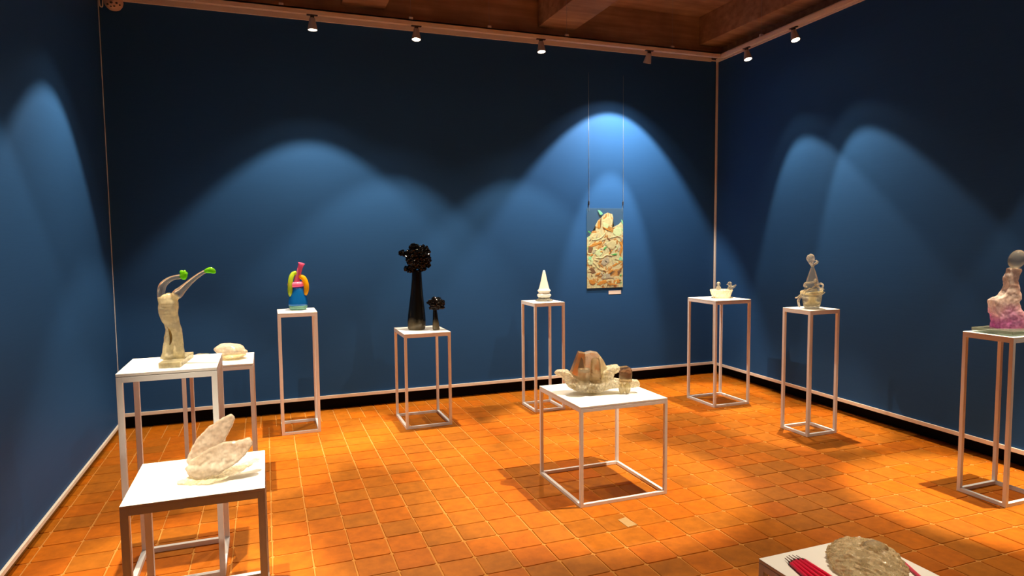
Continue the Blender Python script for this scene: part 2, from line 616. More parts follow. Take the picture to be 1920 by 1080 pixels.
wl = struct(box_obj('wall_left', (-1.75, -1.56, YF, 2.36, -0.1, ZC + 0.2), M_CONC), 'concrete left wall carrying a dark blue display panel')
box_obj('blue_panel', (-1.50, -1.44, -5.6, 2.029, 0.075, ZT), M_WALL, wl)['label'] = 'dark blue painted panel'
struct(box_obj('baseboard_left', (-1.56, -1.475, -5.6, 2.09, -0.004, 0.16), M_KICK), 'black recessed base under the left panel')
struct(box_obj('trim_8', (-1.4395, -1.424, -5.6, 2.0, 0.062, 0.088), M_TRIM, bev=0.002), 'pale lath along the bottom of the left panel')
struct(box_obj('trim_9', (-1.4395, -1.424, -5.6, 2.0, 3.752, 3.800), M_TRIM, bev=0.002), 'pale lath along the top of the left panel')
struct(box_obj('wall_front', (-1.75, 5.45, YF - 0.2, YF, -0.1, ZC + 0.2), M_CONC), 'concrete wall behind the viewer')
ceil = struct(box_obj('ceiling', (-1.75, 5.45, YF, 2.36, ZC, ZC + 0.2), M_CONC), 'board-marked concrete ceiling with deep beams')
for i, x in enumerate((-1.50, 0.60, 2.69, 4.785)):
    box_obj('ceiling_beam', (x, min(x + 0.425, 5.3), YF, 2.16, 3.975, ZC), M_CONC, ceil, bev=0.006)

# ------------------------------------------------------------------ lighting tracks and lamps
TZ0, TZ1 = 3.576, 3.622
def lighting_track(label, ext, mat, clips, axis):
    t = thing('lighting_track', label, 'track')
    bm = bmesh.new()
    x0, x1, y0, y1 = ext
    w = 0.012
    if axis == 'x':
        box(bm, x0, x1, y0, y0 + w, TZ0, TZ1, mat=mat)
        box(bm, x0, x1, y1 - w, y1, TZ0, TZ1, mat=mat)
    else:
        box(bm, x0, x0 + w, y0, y1, TZ0, TZ1, mat=mat)
        box(bm, x1 - w, x1, y0, y1, TZ0, TZ1, mat=mat)
    box(bm, x0, x1, y0, y1, TZ1 - 0.012, TZ1, mat=mat)
    link_mesh('rail', bm, M_TRACK, t)
    for (cx, cy) in clips:
        bm = bmesh.new()
        box(bm, cx - 0.018, cx + 0.018, cy - 0.012, cy + 0.012, TZ1 - 0.002, TZ1 + 0.022, bev=0.002, mat=mat)
        k = link_mesh('suspension_clip', bm, M_CLIP, t)
        bm = bmesh.new()
        q = (mat or Matrix.Identity(4)) @ Vector((cx, cy, 0))
        tube(bm, [(q.x, q.y, TZ1 + 0.015, 0.0011), (q.x, q.y, ZC, 0.0011)], 5, 1)
        link_mesh('wire', bm, M_WIRE, k)
    return t

lighting_track('cream lighting track hung on wires in front of the back wall', (-1.30, 4.42, 1.282, 1.318),
               None, [(x, 1.295) for x in (-0.95, 0.017, 1.103, 1.836, 2.625, 3.826)], 'x')
RT = Matrix.Translation((4.455, 1.30, 0)) @ Matrix.Rotation(math.radians(-2.4), 4, 'Z')
lighting_track('cream lighting track hung on wires in front of the right wall', (-0.018, 0.018, -5.4, 0.0),
               RT, [(0.0, y) for y in (-0.62, -1.67, -2.7, -3.8)], 'y')
lighting_track('cream lighting track over the tables along the left wall', (-0.66, -0.624, -5.0, 1.26),
               None, [(-0.642, y) for y in (-4.0, -2.6, -1.2, 0.7)], 'y')
lighting_track('cream lighting track across the middle of the gallery', (2.732, 2.768, -5.0, -1.15),
               None, [(2.75, y) for y in (-4.0, -2.6, -1.6)], 'y')

lamp_meshes = None
def track_lamp(label, x, y, aim=(0, 0), half=43.0, field=1.0, core=1.0, core_half=13.0, core_aim=None, color=None, group=None):
    """aim: tilt (dx, dy) per metre of drop; the head hangs from the track at x, y"""
    global lamp_meshes
    t = thing('track_lamp', label, 'lamp', (x, y, TZ0), 0.0, group)
    if lamp_meshes is None:
        bm = bmesh.new()
        box(bm, -0.045, 0.045, -0.014, 0.014, -0.006, 0.004, bev=0.002)
        box(bm, -0.016, 0.016, -0.011, 0.011, -0.034, -0.006, bev=0.002)
        a = link_mesh('adapter', bm, M_DARK)
        bm = bmesh.new()
        lathe(bm, [(0.004, 0.018), (0.0, 0.024), (-0.02, 0.027), (-0.085, 0.040), (-0.096, 0.041), (-0.096, 0.037), (-0.090, 0.036)], 28)
        b = link_mesh('housing', bm, M_LAMP, smooth=True)
        bm = bmesh.new()
        lathe(bm, [(-0.0905, 0.0358), (-0.0925, 0.0355), (-0.0945, 0.030)], 28)
        c = link_mesh('lamp_face', bm, M_BULB, smooth=True)
        lamp_meshes = (a.data, b.data, c.data)
        for k in (a, b, c):
            bpy.data.objects.remove(k)
    d = Vector((aim[0], aim[1], -1.0)).normalized()
    q = Vector((0, 0, -1)).rotation_difference(d)
    piv = Vector((0, 0, -0.030))
    a = link_data('adapter', lamp_meshes[0], None, t)
    if abs(x - 1.5) > 2.5 or abs(x + .642) < .01 or abs(x - 2.75) < .01:
        a.rotation_euler = (0, 0, PI / 2)
    for nm, me in (('housing', lamp_meshes[1]), ('lamp_face', lamp_meshes[2])):
        o = link_data(nm, me, None, t)
        o.rotation_mode = 'QUATERNION'
        o.rotation_quaternion = q
        o.location = piv
    for nm, watts, ha, blend, ax in (('wide_beam', FIELD * field, half, 0.24, d), ('spill_beam', FIELD * field * 0.05, half + 10, 0.35, d),
                                     ('narrow_beam', CORE * core, core_half, 0.5,
                                      Vector((core_aim[0], core_aim[1], -1)).normalized() if core_aim else d)):
        if watts <= 0:
            continue
        L = bpy.data.lights.new(nm, 'SPOT')
        L.energy = watts
        L.color = color or LAMP_COLOR
        L.spot_size = math.radians(2 * ha)
        L.spot_blend = blend
        L.shadow_soft_size = 0.018
        lo = bpy.data.objects.new(nm, L)
        COL.objects.link(lo)
        lo.parent = t
        lo.rotation_mode = 'QUATERNION'
        lo.rotation_quaternion = Vector((0, 0, -1)).rotation_difference(ax)
        lo.location = piv + d * 0.118
    return t

ONB = 'lit lamps on the back track'
track_lamp('lit lamp on the back track, the one farthest from the right corner', 0.262, 1.30, (0.0, 0.0), 44)
track_lamp('lit lamp on the back track above the black glass trees', 1.152, 1.30, (-0.06, -0.14), 43)
track_lamp('lit lamp on the back track above the white cone', 2.357, 1.30, (0.0, -0.14), 43)
track_lamp('lamp on the back track turned to the hanging glass panel, its face hidden', 3.555, 1.30, (-0.04, 0.42), 41, 1.5, 0.55,
           core_half=17, core_aim=(-0.03, 0.33), color=(1.0, 0.88, 0.70))
def on_right(s):
    q = RT @ Vector((0, s, 0))
    return q.x, q.y
x, y = on_right(-0.40)
track_lamp('lit lamp on the right track, nearer the corner', x, y, (-0.0, -0.28), 30, core_aim=(-0.08, 0.05))
x, y = on_right(-1.06)
track_lamp('lit lamp on the right track, farther from the corner', x, y, (-0.0, -0.33), 28.5, core_aim=(-0.06, -0.10))
x, y = on_right(-3.42)
track_lamp('lamp on the right track above the pink glass figure', x, y, (-0.06, 0.08), 27, 0.5, 1.9, core_half=15)
track_lamp('lamp on the left track beside the far table', -0.642, 0.62, (-0.13, -0.12), 40, core_aim=(0.08, -0.03))
track_lamp('lamp on the left track above the green tipped figure', -0.642, -1.02, (0.0, 0.0), 43, 0.6)
track_lamp('lamp on the left track above the frosted bird', -0.642, -1.62, (0.04, 0.02), 26, 0.5)
track_lamp('lamp on the middle track above the glass castle', 2.75, -1.33, (-0.22, 0.18), 46, 0.45, 1.5, core_half=19, core_aim=(-0.25, 0.18))
track_lamp('lamp on the middle track above the pink candles', 2.75, -2.75, (-0.30, -0.05), 36, 0.4, 0.5, core_half=18, core_aim=(-0.30, -0.07))

# ------------------------------------------------------------------ white frame stands
def stand(label, x0, x1, y0, y1, h, t=0.023, gap=0.0, board=0.012, group='white frame display stands'):
    r = thing('display_stand', label, 'stand', ((x0 + x1) / 2, (y0 + y1) / 2, 0), 0, group)
    a, b = (x1 - x0) / 2, (y1 - y0) / 2
    zt = h - board - gap
    for sx in (-1, 1):
        for sy in (-1, 1):
            xa, xb = sorted((sx * a, sx * (a - t)))
            ya, yb = sorted((sy * b, sy * (b - t)))
            box_obj('leg', (xa, xb, ya, yb, 0.0, zt), M_STAND, r, bev=0.0012)
    for nm, z0, z1 in (('floor_rail', 0.0, t), ('top_rail', zt - t, zt)):
        for s in (-1, 1):
            ya, yb = sorted((s * b, s * (b - t)))
            box_obj(nm, (-a + t, a - t, ya, yb, z0, z1), M_STAND, r, bev=0.0012)
            xa, xb = sorted((s * a, s * (a - t)))
            box_obj(nm, (xa, xb, -b + t, b - t, z0, z1), M_STAND, r, bev=0.0012)
    if gap:
        box_obj('spacer', (-a + 0.006, a - 0.006, -b + 0.006, b - 0.006, zt, zt + gap), M_STAND, r)
    box_obj('top_board', (-a, a, -b, b, zt + gap, h), M_TOP, r, bev=0.0012)
    return r

stand('tall narrow white stand under the blue vase with coloured handles', -0.095, 0.228, 1.295, 1.700, 1.06)
stand('white stand under the two black glass trees', 0.938, 1.358, 1.064, 1.553, 0.85)
stand('tall narrow white stand under the white cone', 2.214, 2.532, 1.160, 1.510, 1.06)
stand('tall white stand under the small bowl with two birds, by the right corner', 3.905, 4.33, 0.646, 1.098, 1.055, gap=0.003)
stand('tall white stand under the clear cone on a pot, before the right wall', 4.008, 4.328, -0.438, -0.130, 1.06)
stand('tall white stand under the pink figure on a slab', 4.015, 4.375, -2.010, -1.702, 1.052)
stand('low wide white stand under the glass castle, mid floor', 1.602, 2.23, -1.044, -0.396, 0.637, t=0.021, gap=0.002)
stand('tall wide white stand under the green tipped glass figure', -0.855, -0.421, -1.132, -0.695, 1.06, t=0.026, gap=0.003, board=0.014)
stand('white stand under the glass clam, behind the green tipped figure', -0.722, -0.282, 0.131, 0.612, 0.85, t=0.024, gap=0.003)
stand('low white stand under the frosted glass bird', -0.751, -0.215, -1.735, -1.20, 0.64, t=0.030)
stand('low white stand under the candles and glass oyster', 1.468, 1.957, -3.28, -2.765, 0.50, t=0.024, gap=0.003)

# ------------------------------------------------------------------ glass figure with green tips
T1 = thing('glass_figure', 'headless cream glass figure with two raised arms ending in green tips', 'sculpture', (-0.632, -0.941, 1.06))
box_obj('base_slab', (-0.040, 0.056, -0.125, 0.185, 0.0, 0.028), G_CREAM, T1, bev=0.002,
        mat=Matrix.Rotation(math.radians(-6), 4, 'Z'))['label'] = 'pale glass base slab'
S = Scale(230, 985, 5.14, 2.699)
B0 = 0.026
def P1(a, b, r, y=0.0):
    return (S.x(a), y, B0 + S.z(b) * 0.985, S.r(r))
bm = bmesh.new()
tube(bm, [P1(178, 985, 62, -.012), P1(190, 930, 52, -.012), P1(196, 860, 48, -.012), P1(206, 780, 42, -.012), P1(216, 700, 42, -.006), P1(222, 640, 44)], 18, 5, 0.95)
tube(bm, [P1(245, 985, 60, .014), P1(246, 860, 46, .014), P1(246, 760, 40, .012), P1(240, 660, 40, .006)], 16, 5, 0.8)
tube(bm, [P1(284, 985, 50, .008), P1(288, 900, 38, .006), P1(284, 800, 40, .004), P1(272, 710, 46, .002), P1(248, 635, 50)], 18, 5, 0.95)
tube(bm, [P1(240, 690, 74), P1(230, 630, 74), P1(208, 570, 86), P1(201, 510, 92), P1(206, 450, 92), P1(212, 405, 84), P1(222, 372, 62), P1(232, 345, 24)], 22, 5, 0.70)
tube(bm, [P1(150, 475, 32), P1(146, 420, 34), P1(142, 380, 34)], 14, 4)
tube(bm, [P1(240, 420, 44), P1(268, 380, 40), P1(285, 362, 40)], 14, 4)
bm = remesh(bm, 0.0032, 5, 0.002, 38.0)
for v in bm.verts:      # the ribs and the split skirt
    if v.co.y < 0:
        zz = v.co.z
        if 0.24 < zz < 0.31:
            v.co.y += 0.0022 * math.sin(zz * 420) * max(0, 1 - abs(v.co.x + 0.012) / 0.03)
torso_o = link_mesh('body', bm, G_CREAM, T1, True)
torso_o.rotation_euler = (0, 0, -YAW)
bm = bmesh.new()
tube(bm, [P1(150, 460, 28), P1(143, 390, 36), P1(142, 330, 36), P1(160, 268, 34), P1(210, 220, 27), P1(270, 193, 22), P1(338, 184, 23)], 16, 6)
o = link_mesh('arm', bm, G_LIMPID, T1, True)
o.rotation_euler = (0, 0, -YAW)
bm = bmesh.new()
tube(bm, [P1(265, 420, 30), P1(270, 375, 40), P1(305, 345, 47), P1(350, 302, 36), P1(430, 230, 25), P1(510, 170, 20), P1(572, 134, 17)], 16, 6)
o = link_mesh('arm', bm, G_LIMPID, T1, True)
o.rotation_euler = (0, 0, -YAW)
bm = bmesh.new()
tube(bm, [P1(226, 664, 3, -.036), P1(246, 700, 10, -.042), P1(256, 750, 13, -.043), P1(254, 800, 11, -.043), P1(242, 836, 4, -.043)], 10, 4, 0.6)  # dark slit between the legs, its darkness put in as a brown tube
o = link_mesh('dark_slit', bm, plain('slit_dark_brown', (0.16, 0.10, 0.03), 0.15), T1, True)
o['label'] = 'dark slit between the legs, laid on as a brown tube'
o.rotation_euler = (0, 0, -YAW)
bm = bmesh.new()
ellipsoid(bm, P1(366, 168, 0)[:3], (S.r(36), S.r(30), S.r(46)), Matrix.Rotation(0.3, 3, 'Y'), 3, 0.35, 12)
ellipsoid(bm, P1(352, 140, 0, -.006)[:3], (S.r(20), S.r(16), S.r(22)), None, 2)
o = link_mesh('green_tip', remesh(bm, 0.0025, 2), G_GREEN, T1, True)
o.rotation_euler = (0, 0, -YAW)
bm = bmesh.new()
tube(bm, [P1(560, 136, 12), P1(590, 128, 24), P1(625, 122, 29), P1(655, 138, 22), P1(670, 152, 8)], 14, 4, 0.6)
ellipsoid(bm, P1(600, 122, 0, -.004)[:3], (S.r(26), S.r(16), S.r(18)), None, 2, 0.3)
o = link_mesh('green_tip', remesh(bm, 0.0025, 2), G_GREEN, T1, True)
o.rotation_euler = (0, 0, -YAW)

# ------------------------------------------------------------------ glass clam and its small dome
S = Scale(414, 836, 4.5, 3.866)
T2 = thing('glass_clam', 'frosted glass clam with a pointed lip on the far white stand', 'sculpture', (-0.425, 0.40, 0.8545), -YAW)
bm = bmesh.new()
ellipsoid(bm, (S.x(400), 0, 0.054), (S.r(128), 0.075, 0.050), Matrix.Rotation(0.10, 3, 'Y'), 4, 0.12, 8)
tube(bm, [(S.x(440), 0, 0.050, 0.045), (S.x(500), 0, 0.043, 0.030), (S.x(546), 0, 0.042, 0.006)], 14, 4, 1.2)
link_mesh('upper_shell', remesh(bm, 0.004, 3, 0.003, 22), G_FROST, T2, True)
bm = bmesh.new()
ellipsoid(bm, (S.x(425), -0.02, 0.018), (S.r(112), 0.085, 0.018), Matrix.Rotation(-0.03, 3, 'Y'), 4, 0.18, 9)
ellipsoid(bm, (S.x(385), -0.07, 0.010), (S.r(35), 0.03, 0.010), None, 3, 0.2)
link_mesh('lower_shell', remesh(bm, 0.004, 2, 0.002, 30), G_CREAM, T2, True)
T2b = thing('glass_dome', 'flat frosted glass lump left of the clam, on the far white stand', 'sculpture', (-0.625, 0.44, 0.851), -YAW)
bm = bmesh.new()
ellipsoid(bm, (0, 0, 0.0), (0.085, 0.075, 0.040), None, 4, 0.12, 9)
ellipsoid(bm, (-0.055, 0.0, 0.0), (0.055, 0.055, 0.024), None, 3, 0.12, 9)
bmesh.ops.bisect_plane(bm, geom=bm.verts[:] + bm.edges[:] + bm.faces[:], plane_co=(0, 0, 0.0002), plane_no=(0, 0, 1), clear_inner=True)
bmesh.ops.holes_fill(bm, edges=bm.edges[:])
link_mesh('lump', bm, G_FROST, T2b, True)

# ------------------------------------------------------------------ frosted bird
S = Scale(500, 548, 3.175, 2.30)
T3 = thing('glass_bird', 'frosted glass bird with one raised wing on the front low stand', 'sculpture', (-0.473, -1.57, 0.64), -YAW)
e3 = math.radians(21)
bm = bmesh.new()
plate(bm, S.out([(372, 440), (400, 370), (432, 308), (492, 250), (560, 205), (615, 184), (640, 200), (645, 216), (625, 258), (606, 305), (585, 345), (540, 420), (470, 470), (395, 470)]), -0.011, 0.011)
link_mesh('raised_wing', remesh(bm, 0.004, 5, 0.0035, 40, lambda co: Vector((co.x, co.y + 0.040 + co.z * 0.35, co.z * 1.0))), G_FROST, T3, True)
bm = bmesh.new()
plate(bm, S.out([(388, 470), (420, 420), (520, 350), (605, 318), (680, 312), (738, 300), (768, 318), (770, 335), (750, 370), (735, 398), (690, 440), (600, 500), (500, 530), (420, 510)]), -0.011, 0.011)
link_mesh('lower_wing', remesh(bm, 0.004, 5, 0.005, 45, lambda co: Vector((co.x, co.y + 0.0 + co.z * 0.55, co.z * 0.92))), G_FROST, T3, True)
bm = bmesh.new()
plate(bm, S.out([(366, 549), (412, 515), (400, 480), (470, 470), (560, 480), (640, 440), (700, 415), (740, 395), (776, 402), (742, 432), (702, 478), (622, 532), (545, 556), (452, 556)]), -0.014, 0.010)
def leafy(co):
    return Vector((co.x, co.y + co.z * 1.55 - 0.012, 0.009 + co.z * 0.36 + 0.25 * co.y))
link_mesh('tail', remesh(bm, 0.004, 4, 0.006, 60, leafy), G_BUBBLE, T3, True)

# ------------------------------------------------------------------ blue vase
S = Scale(211, 327, 3.0, 4.976)
T4 = thing('glass_vase', 'blue glass vase with lime and yellow handles and a tilted pink neck', 'vase', (0.083, 1.55, 1.06), -YAW)
def prof(L, sc=S):
    return [(sc.z(z), sc.r(r)) for z, r in L]
bm = bmesh.new()
lathe(bm, prof([(327, 30), (325, 40), (318, 45), (309, 47.5), (302, 48.5)]), 36)
link_mesh('foot_band', bm, G_AQUA, T4, True)
bm = bmesh.new()
lathe(bm, prof([(302, 48.6), (292, 49.5), (276, 49), (258, 46), (240, 42), (225, 38), (212, 35), (204, 30)]), 36)
link_mesh('body', bm, G_BLUE, T4, True)
bm = bmesh.new()
tube(bm, [(S.x(203) + S.r(32) * math.cos(a), S.r(26) * math.sin(a), S.z(189) + S.r(2) * math.cos(a), S.r(14)) for a in [2 * PI * i / 24 for i in range(25)]], 12, 2)
ellipsoid(bm, (S.x(203), 0, S.z(190)), (S.r(34), S.r(28), S.r(13)), None, 3)
link_mesh('collar', remesh(bm, 0.003, 2), G_PINK, T4, True)
bm = bmesh.new()
tube(bm, [(S.x(205), 0, S.z(180), S.r(15)), (S.x(213), 0, S.z(150), S.r(14)), (S.x(223), 0, S.z(115), S.r(13)), (S.x(233), 0, S.z(86), S.r(14)), (S.x(237), 0, S.z(74), S.r(19))], 18, 5)
link_mesh('neck', bm, G_PINK, T4, True)
bm = bmesh.new()
tube(bm, [(S.x(184), -.035, S.z(250), S.r(10)), (S.x(181), -.05, S.z(232), S.r(13)), (S.x(182), -.055, S.z(195), S.r(13)), (S.x(186), -.045, S.z(155), S.r(13)), (S.x(194), -.025, S.z(132), S.r(12)), (S.x(208), -.01, S.z(124), S.r(9))], 14, 6)
link_mesh('lime_handle', bm, G_LIME, T4, True)
bm = bmesh.new()
tube(bm, [(S.x(252), -.01, S.z(246), S.r(9)), (S.x(259), -.01, S.z(225), S.r(13)), (S.x(260), -.01, S.z(192), S.r(14)), (S.x(250), -.008, S.z(162), S.r(14)), (S.x(234), -.004, S.z(148), S.r(13)), (S.x(218), 0, S.z(146), S.r(8))], 14, 6)
link_mesh('yellow_handle', bm, G_YELLOW, T4, True)

# ------------------------------------------------------------------ black trees
def crown(S, cx, cz, rx, rz, lumps, seed, nring, size):
    rnd = random.Random(seed)
    bm = bmesh.new()
    ellipsoid(bm, (S.x(cx), 0, S.z(cz)), (S.r(rx * .80), S.r(rx * .74), S.r(rz * .80)), None, 4)
    for lv in range(nring):
        f = (lv + .5) / nring * 2 - 1
        rr = math.sqrt(max(0.05, 1 - f * f))
        ph = rnd.uniform(0, 6)
        tilt = rnd.uniform(-.25, .25)
        pts = []
        for i in range(29):
            a = ph + i / 28 * 2 * PI
            w = 1 + .10 * math.sin(3 * a + lv) + rnd.uniform(-.07, .07)
            pts.append((S.x(cx) + S.r(rx * .86) * rr * w * math.cos(a), S.r(rx * .8) * rr * w * math.sin(a),
                        S.z(cz) + S.r(rz * .88) * f + S.r(rx) * tilt * rr * math.cos(a - ph) * .5, S.r(size) * rnd.uniform(.75, 1.25)))
        tube(bm, pts, 8, 2)
    for (x, z, r) in lumps:
        ellipsoid(bm, (S.x(x), -.01, S.z(z)), (S.r(r), S.r(r * .8), S.r(r * .75)), None, 3, .3, 12)
    return bm
S = Scale(322, 950, 5.4, 5.02)
T5 = thing('glass_tree', 'tall black glass tree with a gnarled crown, larger of the pair', 'sculpture', (1.112, 1.36, 0.85), -YAW)
bm = bmesh.new()
lathe(bm, prof([(950, 60), (948, 80), (938, 86), (915, 88), (860, 89), (800, 85), (740, 78), (680, 71), (600, 62), (520, 55), (440, 49), (385, 47), (360, 47)], S), 36,
      lean=lambda z: (S.r(13) * min(1, z / 0.5), 0))
link_mesh('trunk', bm, G_BTRUNK, T5, True)
bm = crown(S, 352, 232, 122, 128, [(196, 190, 38), (230, 205, 36), (250, 345, 40), (300, 360, 40), (440, 310, 38), (420, 160, 46), (310, 128, 44), (455, 190, 25), (390, 350, 36)], 5, 8, 17)
link_mesh('crown', remesh(bm, 0.0050, 2, 0.014, 48), G_BLACK, T5)
S = Scale(534, 958, 5.4, 5.02)
T6 = thing('glass_tree', 'small black glass tree, shorter of the pair', 'sculpture', (1.268, 1.24, 0.85), -YAW)
bm = bmesh.new()
lathe(bm, prof([(958, 28), (956, 34), (945, 35), (900, 32), (850, 27), (800, 23), (760, 19), (735, 19)], S), 28, lean=lambda z: (-S.r(10) * min(1, z / 0.2), 0))
link_mesh('trunk', bm, G_BTRUNK, T6, True)
bm = crown(S, 540, 696, 76, 62, [(462, 688, 18), (520, 645, 26), (600, 680, 26), (600, 735, 24), (490, 740, 24), (555, 652, 22)], 8, 6, 11)
link_mesh('crown', remesh(bm, 0.0040, 2, 0.010, 62), G_BLACK, T6)

# ------------------------------------------------------------------ white cone
S = Scale(488, 640, 7.714, 5.40)
T7 = thing('glass_cone', 'opal white cone with two ridges on a clear foot', 'sculpture', (2.40, 1.36, 1.06), -YAW)
bm = bmesh.new()
lathe(bm, prof([(592, 66), (586, 86), (572, 97), (556, 100), (544, 95), (533, 80), (524, 76), (514, 82), (504, 92), (494, 95), (484, 88), (474, 76), (455, 71), (400, 57), (350, 45), (300, 34), (250, 24), (215, 15), (206, 10), (203, 4)], S), 36)
link_mesh('cone', bm, G_WHITE, T7, True)
bm = bmesh.new()
lathe(bm, prof([(640, 120), (634, 128), (626, 122), (615, 100), (602, 84), (592, 72)], S), 36, wob=0.05)
link_mesh('foot', bm, G_CLEAR, T7, True)

# ------------------------------------------------------------------ bowl with two birds
S = Scale(715, 512, 9.0, 5.75)
T8 = thing('glass_bowl', 'small pale glass bowl with two glass birds perched on its rim', 'bowl', (4.17, 0.90, 1.055), -YAW)
bm = bmesh.new()
lathe(bm, prof([(512, 70), (510, 118), (500, 135), (470, 148), (435, 160), (405, 170), (388, 178), (378, 172), (384, 158), (420, 142), (470, 120), (492, 60), (493, 10)], S), 40, wob=0.04)
link_mesh('bowl', bm, G_BUBBLE, T8, True)
for sx in (-1, 1):
    bm = bmesh.new()
    ellipsoid(bm, (S.r(140) * sx, -0.03, 0.008), (S.r(36), 0.022, 0.008), None, 3)
    link_mesh('foot', bm, G_CLEAR, T8, True)
def bird(cx, turn):
    bm = bmesh.new()
    ellipsoid(bm, (0, 0, S.z(352)), (S.r(50), S.r(40), S.r(36)), Matrix.Rotation(-.2, 3, 'Y'), 3)
    ellipsoid(bm, (-S.r(14), 0, S.z(288)), (S.r(36), S.r(33), S.r(36)), None, 3)
    tube(bm, [(-S.r(40), 0, S.z(292), S.r(14)), (-S.r(58), 0, S.z(298), S.r(8)), (-S.r(70), 0, S.z(302), S.r(3))], 8, 3)
    tube(bm, [(S.r(20), 0, S.z(350), S.r(30)), (S.r(60), 0, S.z(335), S.r(22)), (S.r(88), 0, S.z(312), S.r(15)), (S.r(96), 0, S.z(304), S.r(8))], 10, 4, .8)
    bm = remesh(bm, 0.0035, 2)
    bmesh.ops.rotate(bm, verts=bm.verts[:], cent=(0, 0, 0), matrix=Matrix.Rotation(turn, 3, 'Z'))
    bmesh.ops.translate(bm, verts=bm.verts[:], vec=(S.x(cx), 0, 0))
    link_mesh('bird', bm, G_CLEAR, T8, True)
bird(668, math.radians(70))
bird(860, 0.15)

# ------------------------------------------------------------------ cone on a pot with vines
S = Scale(480, 797, 6.75, 4.55)
T9 = thing('glass_pot', 'clear glass pot with twisted vines and a cone tipped by a heart', 'sculpture', (4.17, -0.29, 1.06), -YAW)
bm = bmesh.new()
lathe(bm, prof([(797, 70), (795, 84), (780, 92), (740, 104), (690, 114), (640, 119), (622, 121), (622, 114), (690, 105), (760, 88), (768, 40), (769, 5)], S), 36)
link_mesh('pot', bm, G_LIMPID, T9, True)
bm = bmesh.new()
ellipsoid(bm, (S.x(478), 0, S.z(700)), (S.r(42), S.r(40), S.r(68)), None, 3, .3, 9)
ellipsoid(bm, (S.x(420), 0, S.z(745)), (S.r(40), S.r(40), S.r(26)), None, 3, .3, 9)
ellipsoid(bm, (S.x(530), 0, S.z(735)), (S.r(40), S.r(40), S.r(28)), None, 3, .3, 9)
link_mesh('core', remesh(bm, 0.0035, 2, 0.002, 40), G_CREAM, T9, True)
bm = bmesh.new()
tube(bm, [(S.x(480) + S.r(118) * math.cos(a), S.r(112) * math.sin(a), S.z(590) + S.r(16) * math.cos(a - .6), S.r(20 + 5 * math.sin(3 * a))) for a in [2 * PI * i / 24 for i in range(25)]], 12, 2)
link_mesh('rim', remesh(bm, 0.0035, 2), G_CREAM, T9, True)
bm = bmesh.new()
lathe(bm, prof([(590, 96), (520, 88), (470, 76), (380, 52), (300, 26), (272, 15), (255, 13)], S), 30)
link_mesh('cone', bm, G_LIMPID, T9, True)
bm = bmesh.new()
ellipsoid(bm, (S.x(462), 0, S.z(165)), (S.r(46), S.r(26), S.r(58)), Matrix.Rotation(-.25, 3, 'Y'), 3, .35, 9)
tube(bm, [(S.x(480), 0, S.z(262), S.r(16)), (S.x(440), 0, S.z(210), S.r(18)), (S.x(412), 0, S.z(165), S.r(14)), (S.x(430), 0, S.z(125), S.r(12))], 10, 4)
tube(bm, [(S.x(478), 0, S.z(262), S.r(16)), (S.x(510), 0, S.z(235), S.r(16)), (S.x(545), 0, S.z(210), S.r(12)), (S.x(515), 0, S.z(190), S.r(8))], 10, 4)
link_mesh('heart_tip', remesh(bm, 0.003, 2, 0.002, 60), G_CLEAR, T9, True)
vines = [
    [(560, 560, 10, -.05), (570, 500, 11, -.07), (530, 475, 12, -.085), (490, 485, 11, -.09), (440, 520, 10, -.085), (390, 560, 9, -.07)],
    [(480, 440, 12, -.07), (440, 455, 13, -.08), (400, 465, 12, -.075), (355, 470, 13, -.06), (350, 505, 12, -.05), (380, 520, 9, -.06)],
    [(470, 430, 15, -.07), (455, 460, 13, -.085), (470, 500, 12, -.09), (520, 530, 11, -.085), (580, 550, 9, -.06)],
    [(400, 540, 12, -.075), (350, 580, 15, -.07), (310, 620, 17, -.06), (275, 650, 15, -.05), (250, 655, 9, -.045)],
    [(340, 650, 9, -.06), (300, 650, 14, -.055), (278, 690, 14, -.05), (288, 740, 15, -.045), (300, 765, 10, -.04)],
    [(330, 560, 7, -.06), (318, 590, 12, -.055), (296, 625, 10, -.05), (270, 635, 6, -.045)],
    [(420, 600, 9, -.095), (470, 612, 10, -.1), (540, 605, 9, -.095), (590, 585, 8, -.075)],
]
for vn in vines:
    bm = bmesh.new()
    tube(bm, [(S.x(a), y, S.z(b), S.r(r)) for a, b, r, y in vn], 10, 6)
    for a, b, r, y in vn[::2]:
        ellipsoid(bm, (S.x(a), y, S.z(b)), (S.r(r * 1.5), S.r(r * 1.2), S.r(r * 1.2)), None, 2)
    link_mesh('vine', remesh(bm, 0.0028, 2), G_CLEAR, T9, True)

# ------------------------------------------------------------------ pink figure on a slab
T10 = thing('glass_figure', 'clear glass figure with a pink lower body and egg-shaped head on a slab', 'sculpture', (4.195, -1.855, 1.052))
box_obj('base_slab', (-0.148, 0.152, -0.128, 0.122, 0.0, 0.012), G_PLATE, T10, bev=0.001)['label'] = 'pale lower slab'
box_obj('base_slab', (-0.150, 0.150, -0.130, 0.120, 0.012, 0.031), G_SLAB, T10, bev=0.0015)['label'] = 'grey glass upper slab'
S = Scale(461, 818, 4.91, 3.45)
bm = bmesh.new()
plate(bm, S.out([(347, 818), (350, 760), (346, 712), (322, 680), (312, 600), (306, 566), (340, 545), (392, 532), (420, 490), (440, 440), (430, 385), (432, 360), (448, 318), (452, 285), (470, 275), (510, 290), (550, 285), (552, 310), (534, 345), (520, 395), (530, 450), (548, 520), (553, 560), (530, 580), (548, 640), (570, 668), (598, 672), (603, 720), (600, 818)]), -0.045, 0.05)
def shape10(co):
    k = 1.0 - 0.55 * min(1, max(0, co.z / 0.42))
    return Vector((co.x, co.y * k, co.z + 0.031))
b = link_mesh('body', remesh(bm, 0.0042, 5, 0.0035, 36, shape10), G_MAGENTA, T10, True)
b.rotation_euler = (0, 0, -YAW)
